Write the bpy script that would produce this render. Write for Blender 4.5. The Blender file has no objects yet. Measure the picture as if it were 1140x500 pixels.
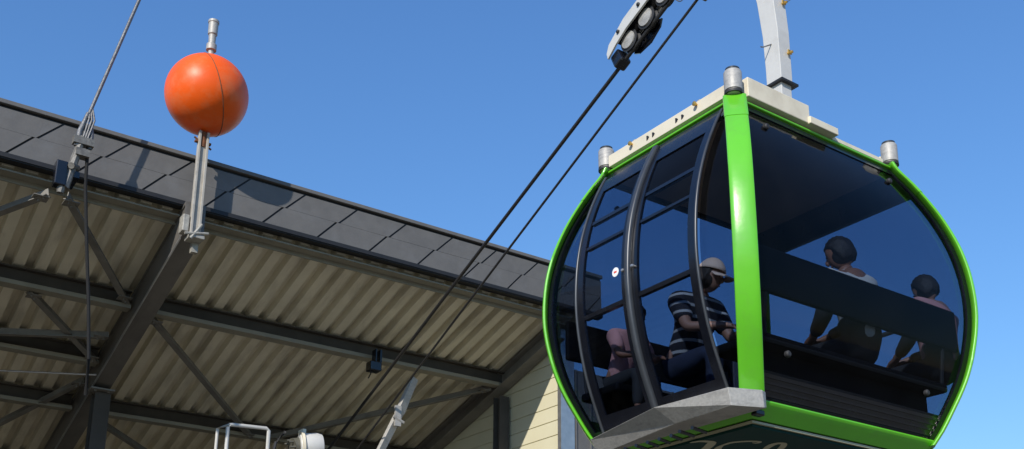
import bpy, bmesh, math, random
from mathutils import Vector, Matrix
R = math.radians
random.seed(7)
scene = bpy.context.scene
COL = scene.collection

# ------------------------------------------------------------------ materials
def nm(name):
    m = bpy.data.materials.new(name); m.use_nodes = True
    nt = m.node_tree; b = nt.nodes['Principled BSDF']
    return m, nt, b
def mat(name, col, rough=.5, metal=0., var=.12, scale=6., bump=0., bscale=40., coat=0., spec=.5, dirt=None, dscale=2.0, stretch=None):
    m, nt, b = nm(name)
    N = nt.nodes; L = nt.links
    tc = N.new('ShaderNodeTexCoord')
    nz = N.new('ShaderNodeTexNoise'); nz.inputs['Scale'].default_value = scale; nz.inputs['Detail'].default_value = 6
    L.new(tc.outputs['Object'], nz.inputs['Vector'])
    rp = N.new('ShaderNodeValToRGB')
    rp.color_ramp.elements[0].position = .3; rp.color_ramp.elements[1].position = .7
    rp.color_ramp.elements[0].color = (*[c*(1-var) for c in col], 1)
    rp.color_ramp.elements[1].color = (*[min(1, c*(1+var)) for c in col], 1)
    L.new(nz.outputs['Fac'], rp.inputs['Fac'])
    out = rp.outputs['Color']
    if dirt:
        n2 = N.new('ShaderNodeTexNoise'); n2.inputs['Scale'].default_value = dscale; n2.inputs['Detail'].default_value = 9; n2.inputs['Roughness'].default_value = .65
        if stretch:
            mp = N.new('ShaderNodeMapping'); mp.inputs['Scale'].default_value = stretch; L.new(tc.outputs['Object'], mp.inputs[0]); L.new(mp.outputs[0], n2.inputs['Vector'])
        else: L.new(tc.outputs['Object'], n2.inputs['Vector'])
        r2 = N.new('ShaderNodeValToRGB'); r2.color_ramp.elements[0].position = .5; r2.color_ramp.elements[1].position = .72
        L.new(n2.outputs['Fac'], r2.inputs['Fac'])
        mx = N.new('ShaderNodeMix'); mx.data_type = 'RGBA'
        mx.inputs[7].default_value = (*dirt, 1)
        L.new(out, mx.inputs[6])
        ml = N.new('ShaderNodeMath'); ml.operation = 'MULTIPLY'; ml.inputs[1].default_value = .6
        L.new(r2.outputs['Color'], ml.inputs[0]); L.new(ml.outputs[0], mx.inputs[0])
        out = mx.outputs[2]
    L.new(out, b.inputs['Base Color'])
    rr = N.new('ShaderNodeMapRange'); rr.inputs['To Min'].default_value = max(.02, rough-.1); rr.inputs['To Max'].default_value = min(1, rough+.1)
    L.new(nz.outputs['Fac'], rr.inputs['Value']); L.new(rr.outputs[0], b.inputs['Roughness'])
    b.inputs['Metallic'].default_value = metal
    b.inputs['Coat Weight'].default_value = coat
    b.inputs['Coat Roughness'].default_value = .08
    b.inputs['Specular IOR Level'].default_value = spec
    if bump > 0:
        n3 = N.new('ShaderNodeTexNoise'); n3.inputs['Scale'].default_value = bscale; n3.inputs['Detail'].default_value = 5
        L.new(tc.outputs['Object'], n3.inputs['Vector'])
        bp = N.new('ShaderNodeBump'); bp.inputs['Strength'].default_value = bump; bp.inputs['Distance'].default_value = .02
        L.new(n3.outputs['Fac'], bp.inputs['Height']); L.new(bp.outputs[0], b.inputs['Normal'])
    return m
def glass_mat(name, tint, gl=1.0):
    m, nt, b = nm(name); N = nt.nodes; L = nt.links
    N.remove(b); out = N['Material Output']
    t = N.new('ShaderNodeBsdfTransparent'); t.inputs['Color'].default_value = (*tint, 1)
    g = N.new('ShaderNodeBsdfGlossy'); g.inputs['Roughness'].default_value = .03
    tc = N.new('ShaderNodeTexCoord'); nz = N.new('ShaderNodeTexNoise'); nz.inputs['Scale'].default_value = 1.6; nz.inputs['Detail'].default_value = 3
    L.new(tc.outputs['Object'], nz.inputs['Vector'])
    bp = N.new('ShaderNodeBump'); bp.inputs['Strength'].default_value = .12; bp.inputs['Distance'].default_value = .05
    L.new(nz.outputs['Fac'], bp.inputs['Height']); L.new(bp.outputs[0], g.inputs['Normal'])
    f = N.new('ShaderNodeFresnel'); f.inputs['IOR'].default_value = 1.17
    ge = N.new('ShaderNodeNewGeometry'); inv = N.new('ShaderNodeMath'); inv.operation = 'SUBTRACT'; inv.inputs[0].default_value = 1
    L.new(ge.outputs['Backfacing'], inv.inputs[1])
    mul = N.new('ShaderNodeMath'); mul.operation = 'MULTIPLY'
    L.new(f.outputs[0], mul.inputs[0]); L.new(inv.outputs[0], mul.inputs[1])
    inv.inputs[0].default_value = 1
    mx = N.new('ShaderNodeMixShader'); L.new(mul.outputs[0], mx.inputs[0]); L.new(t.outputs[0], mx.inputs[1]); L.new(g.outputs[0], mx.inputs[2])
    # fine dust on the pane
    d = N.new('ShaderNodeBsdfDiffuse'); d.inputs['Color'].default_value = (.35, .35, .34, 1)
    n2 = N.new('ShaderNodeTexNoise'); n2.inputs['Scale'].default_value = 3.5; n2.inputs['Detail'].default_value = 8
    L.new(tc.outputs['Object'], n2.inputs['Vector'])
    mr = N.new('ShaderNodeMapRange'); mr.inputs['From Min'].default_value = .4; mr.inputs['From Max'].default_value = .75; mr.inputs['To Min'].default_value = .0; mr.inputs['To Max'].default_value = .004
    L.new(n2.outputs['Fac'], mr.inputs['Value'])
    m2 = N.new('ShaderNodeMixShader'); L.new(mr.outputs[0], m2.inputs[0]); L.new(mx.outputs[0], m2.inputs[1]); L.new(d.outputs[0], m2.inputs[2])
    L.new(m2.outputs[0], out.inputs['Surface'])
    return m
M = {}
M['green']   = mat('green_paint', (.115, .48, .015), .33, 0, .07, 2, .04, 25, coat=.4, dirt=(.12, .40, .03), dscale=7)
M['greenrail'] = M['green']
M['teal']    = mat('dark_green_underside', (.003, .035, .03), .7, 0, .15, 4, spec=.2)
M['black']   = mat('black_frame', (.006, .007, .011), .25, 0, .2, 8, coat=.2)
M['rubber']  = mat('black_rubber', (.02, .02, .022), .65, 0, .2, 20)
M['dgrey']   = mat('dark_grey_profile', (.045, .05, .058), .35, .2, .12, 10)
M['alu']     = mat('aluminium', (.5, .5, .5), .35, .8, .1, 12)
M['galv']    = mat('galvanised_steel', (.38, .365, .335), .55, .2, .12, 60, .08, 90, dirt=(.2, .19, .18), dscale=9, stretch=(1, 1, 4))
M['cream']   = mat('cream_painted_steel', (.7, .63, .48), .45, 0, .06, 5, .02, 60, dirt=(.5, .42, .3), dscale=4)
M['white']   = mat('white_painted_steel', (.54, .53, .5), .42, 0, .05, 5, .03, 50, dirt=(.42, .41, .38), dscale=5)
M['gold']    = mat('brass_fitting', (.6, .38, .1), .35, .8, .1, 10)
M['glass']   = glass_mat('tinted_glass', (.575, .62, .685))
M['ceil']    = mat('cabin_ceiling', (.36, .26, .2), .7, 0, .1, 4)
M['seat']    = mat('black_seat_vinyl', (.004, .0045, .006), .7, 0, .2, 12, .1, 60, spec=.2)
M['floor']   = mat('cabin_floor', (.05, .05, .05), .8, 0, .2, 12)
M['letter']  = mat('cream_lettering', (.42, .4, .27), .6, 0, .05, 8)
M['slate']   = mat('slate_grey_metal', (.125, .119, .112), .66, 0, .08, 9, .06, 50, dirt=(.15, .15, .15), dscale=4)
M['drip']    = mat('black_drip_edge', (.012, .012, .013), .6, 0, .2, 8)
M['cap']     = mat('dark_cap_flashing', (.05, .054, .062), .42, .4, .15, 5)
M['deck']    = mat('beige_corrugated_deck', (.66, .61, .475), .55, 0, .08, 3, .03, 20, dirt=(.25, .22, .17), dscale=2.2, stretch=(2.2, .25, 1))
M['steel']   = mat('grey_painted_steel', (.18, .17, .15), .6, 0, .14, 5, .05, 30, dirt=(.08, .075, .07), dscale=3)
M['steelm']  = mat('mid_grey_girder_paint', (.135, .125, .112), .5, .1, .16, 4, .05, 30, dirt=(.07, .065, .058), dscale=3, stretch=(3, .6, 1))
M['steel2']  = mat('dark_steel', (.07, .062, .052), .7, 0, .18, 5, .05, 30, spec=.25)
M['soffit']  = mat('beige_edge_channel', (.25, .235, .185), .6, 0, .1, 5)
M['dwall']   = mat('dark_unseen_wall', (.1, .1, .095), .8, 0, .2, 3)  # for the unseen walls added to keep the ceiling dark
M['orange']  = mat('orange_marker_plastic', (.86, .105, .004), .42, 0, .08, 3, .03, 30, spec=.35, dirt=(.74, .2, .07), dscale=4.5)
M['rope']    = mat('steel_rope', (.035, .033, .032), .5, .5, .3, 60, .3, 200)
M['cable']   = mat('grey_steel_cable', (.16, .16, .16), .45, .6, .3, 40, .3, 200)
M['blackc']  = mat('black_cable_sheath', (.008, .008, .008), .9, 0, .1, 20)
M['polem']   = mat('pale_grey_pole', (.40, .37, .32), .6, 0, .1, 6, .05, 40, dirt=(.2, .17, .13), dscale=7)
M['clampm']  = mat('weathered_clamp_steel', (.17, .16, .14), .5, .2, .3, 25, .1, 60, dirt=(.06, .055, .05), dscale=14)
M['clampb']  = mat('stained_galvanised_bracket', (.38, .36, .31), .55, .2, .2, 25, .1, 60, dirt=(.1, .09, .08), dscale=14)
M['rust']    = mat('rusty_bolt', (.2, .08, .035), .8, .2, .3, 30)
M['olive']   = mat('weathered_bracket', (.12, .115, .09), .55, .3, .2, 15)
M['ground']  = mat('gravel_ground', (.145, .126, .092), .95, 0, .25, 1.5, .5, 12)
M['conc']    = mat('concrete', (.34, .33, .31), .9, 0, .12, 2, .2, 20)
M['skin']    = mat('skin', (.42, .22, .15), .5, 0, .06, 8)
M['skind']   = mat('tanned_skin', (.33, .15, .09), .5, 0, .06, 8)
M['hair']    = mat('dark_hair', (.02, .013, .01), .6, 0, .3, 30, .3, 80)
M['pinks']   = mat('pink_cotton', (.75, .36, .34), .85, 0, .08, 10, .2, 30)
M['beiges']  = mat('pale_beige_cotton', (.8, .74, .64), .85, 0, .08, 10, .2, 30)
M['denim']   = mat('dark_denim', (.03, .04, .075), .85, 0, .2, 20)
M['darkc']   = mat('charcoal_cloth', (.03, .03, .032), .85, 0, .2, 20)
M['capm']    = mat('pale_peach_cap', (.92, .68, .53), .8, 0, .06, 10, .2, 40)
M['eye']     = mat('eye', (.03, .02, .015), .2)
M['lip']     = mat('lips', (.35, .12, .1), .5)
M['red']     = mat('red_sticker', (.7, .05, .03), .5)
M['wht']     = mat('white_sticker', (.8, .8, .8), .5)

def stripe_mat():
    m, nt, b = nm('striped_shirt'); N = nt.nodes; L = nt.links
    tc = N.new('ShaderNodeTexCoord'); sp = N.new('ShaderNodeSeparateXYZ'); L.new(tc.outputs['Object'], sp.inputs[0])
    mu = N.new('ShaderNodeMath'); mu.operation = 'MULTIPLY'; mu.inputs[1].default_value = 2*math.pi/.075; L.new(sp.outputs['Z'], mu.inputs[0])
    si = N.new('ShaderNodeMath'); si.operation = 'SINE'; L.new(mu.outputs[0], si.inputs[0])
    r = N.new('ShaderNodeValToRGB'); r.color_ramp.elements[0].position = .6; r.color_ramp.elements[1].position = .75
    r.color_ramp.elements[0].color = (.02, .02, .03, 1); r.color_ramp.elements[1].color = (.5, .5, .5, 1)
    L.new(si.outputs[0], r.inputs['Fac']); L.new(r.outputs[0], b.inputs['Base Color']); b.inputs['Roughness'].default_value = .85
    return m
M['stripe'] = stripe_mat()
def siding_mat():
    m, nt, b = nm('cream_siding'); N = nt.nodes; L = nt.links
    tc = N.new('ShaderNodeTexCoord')
    nz = N.new('ShaderNodeTexNoise'); nz.inputs['Scale'].default_value = 3; nz.inputs['Detail'].default_value = 7
    L.new(tc.outputs['Object'], nz.inputs['Vector'])
    r = N.new('ShaderNodeValToRGB'); r.color_ramp.elements[0].color = (.60, .55, .37, 1); r.color_ramp.elements[1].color = (.68, .64, .46, 1)
    L.new(nz.outputs['Fac'], r.inputs['Fac']); L.new(r.outputs[0], b.inputs['Base Color']); b.inputs['Roughness'].default_value = .6
    return m
M['siding'] = siding_mat()

# ------------------------------------------------------------------ mesh helpers
class MB:
    def __init__(s): s.bm = bmesh.new()
    def box(s, x0, x1, y0, y1, z0, z1, mtx=None, bev=0):
        c = Vector(((x0+x1)/2, (y0+y1)/2, (z0+z1)/2))
        r = bmesh.ops.create_cube(s.bm, size=1)
        vs = r['verts']
        bmesh.ops.scale(s.bm, vec=(abs(x1-x0), abs(y1-y0), abs(z1-z0)), verts=vs)
        bmesh.ops.translate(s.bm, vec=c, verts=vs)
        if bev > 0:
            es = list({e for v in vs for e in v.link_edges})
            rr = bmesh.ops.bevel(s.bm, geom=es, offset=bev, segments=2, affect='EDGES', profile=.5)
            vs = list({v for v in rr['verts']} | {v for v in vs if v.is_valid})
        if mtx is not None: bmesh.ops.transform(s.bm, matrix=mtx, verts=vs)
        return s
    def sweep(s, pts, sect, closed_sect=True, ups=None, cap=True):
        """sect: list of (a,b) per ring or function i->list; ups: per point (side, up) vectors"""
        rings = []
        n = len(pts)
        for i, p in enumerate(pts):
            p = Vector(p)
            if ups is None:
                a = Vector(pts[max(0, i-1)]); b = Vector(pts[min(n-1, i+1)])
                t = (b-a).normalized()
                ref = Vector((0, 0, 1)) if abs(t.z) < .9 else Vector((1, 0, 0))
                sd = t.cross(ref).normalized(); up = sd.cross(t).normalized()
            else: sd, up = ups[i]
            sc = sect(i) if callable(sect) else sect
            rings.append([s.bm.verts.new(p + sd*u + up*v) for u, v in sc])
        m = len(rings[0])
        for i in range(n-1):
            for k in range(m if closed_sect else m-1):
                s.bm.faces.new((rings[i][k], rings[i][(k+1) % m], rings[i+1][(k+1) % m], rings[i+1][k]))
        if cap and closed_sect:
            s.bm.faces.new(list(reversed(rings[0]))); s.bm.faces.new(rings[-1])
        return s
    def tube(s, pts, r, seg=12, cap=True):
        def sc(i):
            rr = r[i] if isinstance(r, (list, tuple)) else r
            return [(rr*math.cos(2*math.pi*k/seg), rr*math.sin(2*math.pi*k/seg)) for k in range(seg)]
        return s.sweep(pts, sc, cap=cap)
    def bar(s, a, b, w, h, roll=None):
        sc = [(-w/2, -h/2), (w/2, -h/2), (w/2, h/2), (-w/2, h/2)]
        return s.sweep([a, b], sc)
    def angle(s, a, b, w, t=.008):
        s.bar(a, b, w, t); a2 = Vector(a)+Vector((0, 0, w/2)); b2 = Vector(b)+Vector((0, 0, w/2))
        s.bar(a2, b2, t, w); return s
    def prism(s, poly, axis, d0, d1):
        def P(u, v, d):
            return {'x': (d, u, v), 'y': (u, d, v), 'z': (u, v, d)}[axis]
        A = [s.bm.verts.new(P(u, v, d0)) for u, v in poly]; B = [s.bm.verts.new(P(u, v, d1)) for u, v in poly]
        n = len(poly)
        s.bm.faces.new(A); s.bm.faces.new(list(reversed(B)))
        for i in range(n): s.bm.faces.new((A[i], B[i], B[(i+1) % n], A[(i+1) % n]))
        return s
    def lathe(s, prof, origin, axis=(0, 0, 1), seg=32):
        ax = Vector(axis).normalized(); ref = Vector((1, 0, 0)) if abs(ax.x) < .9 else Vector((0, 1, 0))
        a = ax.cross(ref).normalized(); b = ax.cross(a); o = Vector(origin)
        rings = []
        for r, h in prof:
            rings.append([s.bm.verts.new(o+ax*h+(a*math.cos(2*math.pi*k/seg)+b*math.sin(2*math.pi*k/seg))*max(r, 1e-4)) for k in range(seg)])
        for i in range(len(rings)-1):
            for k in range(seg):
                s.bm.faces.new((rings[i][k], rings[i][(k+1) % seg], rings[i+1][(k+1) % seg], rings[i+1][k]))
        s.bm.faces.new(rings[0]); s.bm.faces.new(list(reversed(rings[-1])))
        return s
    def ball(s, c, r, sc=(1, 1, 1), u=20, v=14, mtx=None):
        rr = bmesh.ops.create_uvsphere(s.bm, u_segments=u, v_segments=v, radius=r)
        bmesh.ops.scale(s.bm, vec=sc, verts=rr['verts'])
        if mtx is not None: bmesh.ops.transform(s.bm, matrix=mtx, verts=rr['verts'])
        bmesh.ops.translate(s.bm, vec=Vector(c), verts=rr['verts'])
        return s
    def build(s, name, m, parent=None, smooth=False, bevel=0, origin=None, auto=40):
        bmesh.ops.recalc_face_normals(s.bm, faces=s.bm.faces)
        off = Vector(origin) if origin else Vector((0, 0, 0))
        if parent is not None: off = PO.get(parent.name, Vector((0, 0, 0)))
        bmesh.ops.translate(s.bm, vec=-off, verts=s.bm.verts)
        me = bpy.data.meshes.new(name); s.bm.to_mesh(me); s.bm.free()
        o = bpy.data.objects.new(name, me); COL.objects.link(o)
        me.materials.append(m)
        if smooth:
            for p in me.polygons: p.use_smooth = True
            if auto < 180:
                me.set_sharp_from_angle(angle=R(auto))
        if bevel:
            md = o.modifiers.new('b', 'BEVEL'); md.width = bevel; md.segments = 2; md.limit_method = 'ANGLE'
        if parent is not None:
            o.parent = parent; PO[o.name] = off
        else:
            o.location = off; PO[o.name] = off
        return o
PO = {}   # world origin of each object, so children can be given in world coordinates
def thing(name, label, cat, loc=(0, 0, 0), group=None):
    o = bpy.data.objects.new(name, None); COL.objects.link(o); o.location = loc; o.empty_display_size = .2
    PO[o.name] = Vector(loc); o['label'] = label; o['category'] = cat
    if group: o['group'] = group
    return o
def tag(o, label, cat, group=None):
    o['label'] = label; o['category'] = cat
    if group: o['group'] = group
    return o

# ------------------------------------------------------------------ camera, sun and sky (X runs along the roof edge, Y into the station, eye at z=0)
GZ = -1.6
cam = bpy.data.cameras.new('camera'); co = bpy.data.objects.new('camera', cam); COL.objects.link(co)
YAW, PITCH, ROLL, F = R(35.102), R(16.067), R(-.415), 1210.04
co.matrix_world = Matrix.Rotation(-YAW, 4, 'Z') @ Matrix.Rotation(math.pi/2+PITCH, 4, 'X') @ Matrix.Rotation(-ROLL, 4, 'Z')
cam.sensor_width = 36; cam.lens = F*36/1140; cam.sensor_fit = 'HORIZONTAL'
cam.shift_y = (445.53-250)/1140
cam.clip_end = 3000; cam.clip_start = .05
scene.camera = co
SAZ, SEL = R(237), R(33)
sd = Vector((math.sin(SAZ)*math.cos(SEL), math.cos(SAZ)*math.cos(SEL), math.sin(SEL)))
su = bpy.data.lights.new('sun', 'SUN'); so = bpy.data.objects.new('sun', su); COL.objects.link(so)
su.energy = 4.8; su.angle = R(.55); su.color = (1, .94, .85)
so.rotation_euler = sd.to_track_quat('Z', 'Y').to_euler(); so.location = sd*60
w = bpy.data.worlds.new('World'); scene.world = w; w.use_nodes = True
nt = w.node_tree; bg = nt.nodes['Background']
sky = nt.nodes.new('ShaderNodeTexSky'); sky.sky_type = 'NISHITA'; sky.sun_disc = False
sky.sun_elevation = SEL; sky.sun_rotation = SAZ; sky.air_density = 2.0; sky.dust_density = 0; sky.ozone_density = 10; sky.altitude = 0
tn = nt.nodes.new('ShaderNodeMix'); tn.data_type = 'RGBA'; tn.blend_type = 'MULTIPLY'; tn.inputs[0].default_value = 1; tn.inputs[7].default_value = (.82, .95, 1.17, 1)
nt.links.new(sky.outputs[0], tn.inputs[6]); nt.links.new(tn.outputs[2], bg.inputs[0]); bg.inputs[1].default_value = .142
scene.view_settings.view_transform = 'Standard'; scene.view_settings.look = 'None'; scene.view_settings.exposure = 0; scene.view_settings.gamma = 1
scene.render.engine = 'CYCLES'
scene.cycles.transparent_max_bounces = 24; scene.cycles.max_bounces = 8

# ------------------------------------------------------------------ ground
g = MB(); g.box(-900, 900, -900, 900, GZ-.3, GZ)
gr = g.build('ground', M['ground']); gr['kind'] = 'structure'

# ------------------------------------------------------------------ station building
st = thing('station_building', 'lift station with dark shingled roof edge, corrugated ceiling and cream end wall', 'station', (3.5, 10, GZ))
SL = .3
def rz(y): return 4.84-SL*(y-10)
XL, XR, YB = -8.0, 8.05, 18.0
# corrugated deck: trapezoid ribs running with the slope
d = MB(); prof = []
x = XL; P = .212; H = .08
while x < XR-.01:
    prof += [(x, 0), (x+.105, 0), (x+.123, H), (x+.194, H)]
    x += P
prof.append((x, 0))
def deck_rows(y): return [d.bm.verts.new((px, y, rz(y)+pz-.02)) for px, pz in prof]
ra = deck_rows(10.06); rb = deck_rows(YB)
for i in range(len(prof)-1): d.bm.faces.new((ra[i], ra[i+1], rb[i+1], rb[i]))
top = [d.bm.verts.new((XL, 10.06, rz(10.06)+.1)), d.bm.verts.new((x, 10.06, rz(10.06)+.1)), d.bm.verts.new((x, YB, rz(YB)+.1)), d.bm.verts.new((XL, YB, rz(YB)+.1))]
d.bm.faces.new(top)
d.bm.faces.new(ra+[top[1], top[0]]); d.bm.faces.new(rb+[top[2], top[3]])
d.bm.faces.new((ra[0], rb[0], top[3], top[0])); d.bm.faces.new((ra[-1], rb[-1], top[2], top[1]))
d.build('roof_deck', M['deck'], st)
# roof covering above
m = MB(); m.prism([(10.0, rz(10)+.52), (YB, rz(YB)+.35), (YB, rz(YB)+.12), (10.0, rz(10)+.12)], 'x', XL, XR+.3); m.build('roof', M['cap'], st)
# fascia: backing, shingle plates, cap flashing and black drip edge
FX0, FX1 = XL-.1, XR+.32
m = MB(); m.box(FX0, FX1, 9.965, 9.998, 4.84, 5.34); fas = m.build('fascia', M['drip'], st)
m = MB(); s = FX0-.5; k = 0
def plate(poly, th, tilt):
    vs0 = []; vs1 = []
    for (u, v) in poly:
        yy = 9.962-tilt*(5.33-v)/.25
        vs0.append(m.bm.verts.new((u, yy, v))); vs1.append(m.bm.verts.new((u, yy-th, v)))
    m.bm.faces.new(vs0); m.bm.faces.new(list(reversed(vs1)))
    n = len(poly)
    for i in range(n): m.bm.faces.new((vs0[i], vs1[i], vs1[(i+1) % n], vs0[(i+1) % n]))
while s < FX1:
    W = .62; g_ = .026; lo0, lo1, hi1 = 4.875, 5.105, 5.32
    a, b = s+g_, s+W
    plate([(max(FX0, min(FX1, q)), z) for q, z in [(a, lo0), (b, lo0), (b+.21, lo1), (a+.21, lo1)]], .010+random.uniform(0, .003), .004)
    plate([(max(FX0, min(FX1, q)), z) for q, z in [(a+.245, lo1+.004), (b+.245, lo1+.004), (b+.45, hi1), (a+.45, hi1)]], .008+random.uniform(0, .003), .003)
    s += W
bmesh.ops.dissolve_degenerate(m.bm, dist=.001, edges=m.bm.edges)
m.build('shingle', M['slate'], fas)
m = MB(); m.box(FX0, FX1, 9.93, 10.03, 4.81, 4.85); m.box(FX0, FX1, 9.918, 9.933, 4.822, 4.866); m.build('drip_edge', M['drip'], fas)
m = MB(); m.box(FX0-.01, FX1+.01, 9.925, 10.12, 5.352, 5.395, bev=.005); m.build('cap_flashing', M['slate'], fas)
# front edge channel just behind the drip edge
m = MB(); m.box(XL, XR-.1, 10.03, 10.175, 4.745, 4.76); m.box(XL, XR-.1, 10.16, 10.175, 4.70, 4.745); m.build('edge_channel', M['soffit'], st)
# purlins: I sections, built from flanges and a web
def purlin(y, x0, x1, h=.2, w=.15):
    m = MB(); zt = rz(y)-.028; zb = zt-h
    m.box(x0, x1, y-w/2, y+w/2, zb, zb+.014); m.box(x0, x1, y-w/2, y-w/2+.01, zb+.014, zb+.045)
    o = m.build('purlin', M['soffit'], st)
    m = MB(); m.box(x0, x1, y-.006, y+.006, zb+.014, zt-.014); m.box(x0, x1, y-w/2, y+w/2, zt-.014, zt)
    m.build('web', M['steel2'], o)  # dark colour stands in for the shadow above the bottom flange
purlin(11.46, XL, 2.96); purlin(11.46, 3.19, XR-.12)
purlin(12.58, XL, 2.96)
purlin(13.62, XL, 2.96); purlin(13.62, 3.19, XR-.12)
purlin(15.2, XL, 2.96); purlin(15.2, 3.19, XR-.12); purlin(16.9, XL, XR-.12)
# main girders along the slope (box / I sections) with end plates
def girder(x, y0, y1, w=.2, h=.34):
    m = MB()
    def q(a, b, z0, z1):   # slab that follows the slope
        m.prism([(y0, rz(y0)+z0), (y1, rz(y1)+z0), (y1, rz(y1)+z1), (y0, rz(y0)+z1)], 'x', a, b)
    q(x-w/2, x+w/2, -h-.06, -h-.042); q(x-w/2, x+w/2, -.075, -.045); q(x-.008, x+.008, -h-.042, -.075)
    q(x-w/2+.012, x-w/2+.02, -h-.042, -.075)
    m.box(x-w/2-.002, x+w/2+.002, y0-.018, y0-.001, rz(y0)-h-.062, rz(y0)-.05)
    return m.build('girder', M['steelm'], st)
gd = girder(3.075, 9.86, YB-.1)
girder(-1.9, 9.99+.1, YB-.1)
# lip strip along the near edge of the girder and the bolted splice under it
m = MB(); m.prism([(9.9, rz(9.9)-.425), (YB-.1, rz(YB-.1)-.425), (YB-.1, rz(YB-.1)-.401), (9.9, rz(9.9)-.401)], 'x', 2.962, 2.975)
m.build('edge_strip', M['alu'], gd)
m = MB(); m.box(2.94, 3.21, 12.62, 12.94, rz(12.78)-.43, rz(12.78)-.412, )
for bx in (3.0, 3.15):
    for by in (12.68, 12.88): m.lathe([(.016, -.445), (.016, -.43)], (bx, by, rz(12.78)), seg=6)
m.build('splice_plate', M['steel'], gd)
# columns
def column(x, y, zt, w=.16, mm='steel2'):
    m = MB(); m.box(x-w/2, x+w/2, y-w/2, y-w/2+.012, GZ, zt); m.box(x-w/2, x+w/2, y+w/2-.012, y+w/2, GZ, zt); m.box(x-.005, x+.005, y-w/2+.012, y+w/2-.012, GZ, zt)
    m.box(x-w*.8, x+w*.8, y-w*.8, y+w*.8, GZ, GZ+.02)
    return m.build('column', M[mm], st)
column(3.10, 12.8, rz(12.8)-.435, .18)
column(-1.9, 12.8, rz(12.8)-.40, .18); column(3.1, 17.4, rz(17.4)-.43, .18); column(-1.9, 17.4, rz(17.4)-.43, .18)
column(7.88, 11.46, rz(11.46)-.36, .15)
column(7.88, 15.2, rz(15.2)-.36, .15)
# end wall beam under the right verge
m = MB()
def slab(a, b, y0, y1, z0, z1): m.prism([(y0, rz(y0)+z0), (y1, rz(y1)+z0), (y1, rz(y1)+z1), (y0, rz(y0)+z1)], 'x', a, b)
slab(7.80, 7.985, 10.21, YB-.1, -.25, -.235); slab(7.80, 7.985, 10.21, YB-.1, -.05, -.035); slab(7.885, 7.9, 10.21, YB-.1, -.235, -.05)
m.build('verge_beam', M['steel'], st)
# diagonal braces
for a, b in [((1.91, 9.98, 4.60), (2.92, 11.4, 4.22)), ((1.95, 11.5, 4.16), (2.92, 12.5, 3.84)), ((3.22, 11.5, 4.14), (5.28, 13.6, 3.52)),
             ((5.5, 13.6, 3.52), (7.75, 11.52, 4.14)), ((1.2, 10.7, 4.40), (1.75, 10.02, 4.60)), ((1.9, 14.9, 3.14), (2.92, 12.95, 3.72)),
             ((-1.8, 11.5, 4.14), (.6, 13.6, 3.52)), ((.9, 12.6, 3.83), (2.9, 11.95, 3.98)), ((3.25, 13.7, 3.48), (5.3, 15.2, 3.02)), ((5.5, 15.2, 3.02), (7.75, 13.7, 3.48))]:
    m = MB(); m.angle(a, b, .075)
    va, vb = Vector(a), Vector(b); t = (vb-va).normalized()
    for p, sg in ((va, 1), (vb, -1)):
        q = p + t*sg*.09; m.box(q.x-.07, q.x+.07, q.y-.07, q.y+.07, q.z+.004, q.z+.012)
        for dd in (.05, .11):
            r_ = p+t*sg*dd; m.lathe([(.013, -.02), (.013, .0)], r_, seg=6)
    m.build('brace', M['steel'], st)
# long thin tie rod on the left
m = MB(); m.tube([(1.6, 12.9, 3.62), (2.95, 12.5, 3.70)], .012, 8); m.build('tie_rod', M['alu'], st)
# walls
m = MB()
z = GZ+.02; BW = .19
def wz(y): return rz(y)-.06
zz = GZ+.0
ymin = 10.37
while zz < wz(ymin):
    z1 = zz+BW-.012
    # each board ends where the sloping roof meets it
    def yend(z): return min(YB-.05, 10+(4.84-.06-z)/SL)
    ye0, ye1 = yend(zz), yend(z1)
    if ye1 > ymin+.02:
        m.prism([(ymin, zz), (ye0, zz), (ye1, z1), (ymin, z1)], 'x', 8.0, 8.03)
    zz += BW
m.prism([(ymin, GZ), (YB-.05, GZ), (YB-.05, wz(YB-.05)), (ymin, wz(ymin))], 'x', 8.012, 8.2)
m.build('end_wall', M['siding'], st)
m = MB(); m.box(7.985, 8.2, 10.30, 10.368, GZ, rz(10.3)-.05); m.build('corner_trim', M['alu'], st)
m = MB(); m.box(8.2, 10.6, 10.32, 10.4, GZ, 4.2)
xx = 8.22
while xx < 10.6: m.box(xx, xx+.02, 10.30, 10.32, GZ, 4.2); xx += .24
m.build('front_wall', M['slate'], st)
m = MB(); m.box(XL, 8.2, YB, YB+.1, GZ, rz(YB)+.1); m.build('unseen_back_wall', M['dwall'], st)  # unseen, added dark to cut the bounce light under the roof
m = MB(); m.prism([(10.2, GZ), (YB, GZ), (YB, wz(YB)), (10.2, wz(10.2))], 'x', XL-.1, XL); m.build('unseen_side_wall', M['dwall'], st)  # unseen, added with the longer roof to block sky light from the left

# ------------------------------------------------------------------ marker ball on its pole
bt = thing('marker_ball', 'orange aircraft marker ball on a pale pole rising from the roof girder end', 'marker ball', (3.05, 9.74, 4.4))
bc = Vector((3.045, 9.74, 5.985))
m = MB(); m.ball(bc, .412, u=64, v=40); bo = m.build('ball', M['orange'], bt, smooth=True)
m = MB()
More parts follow.
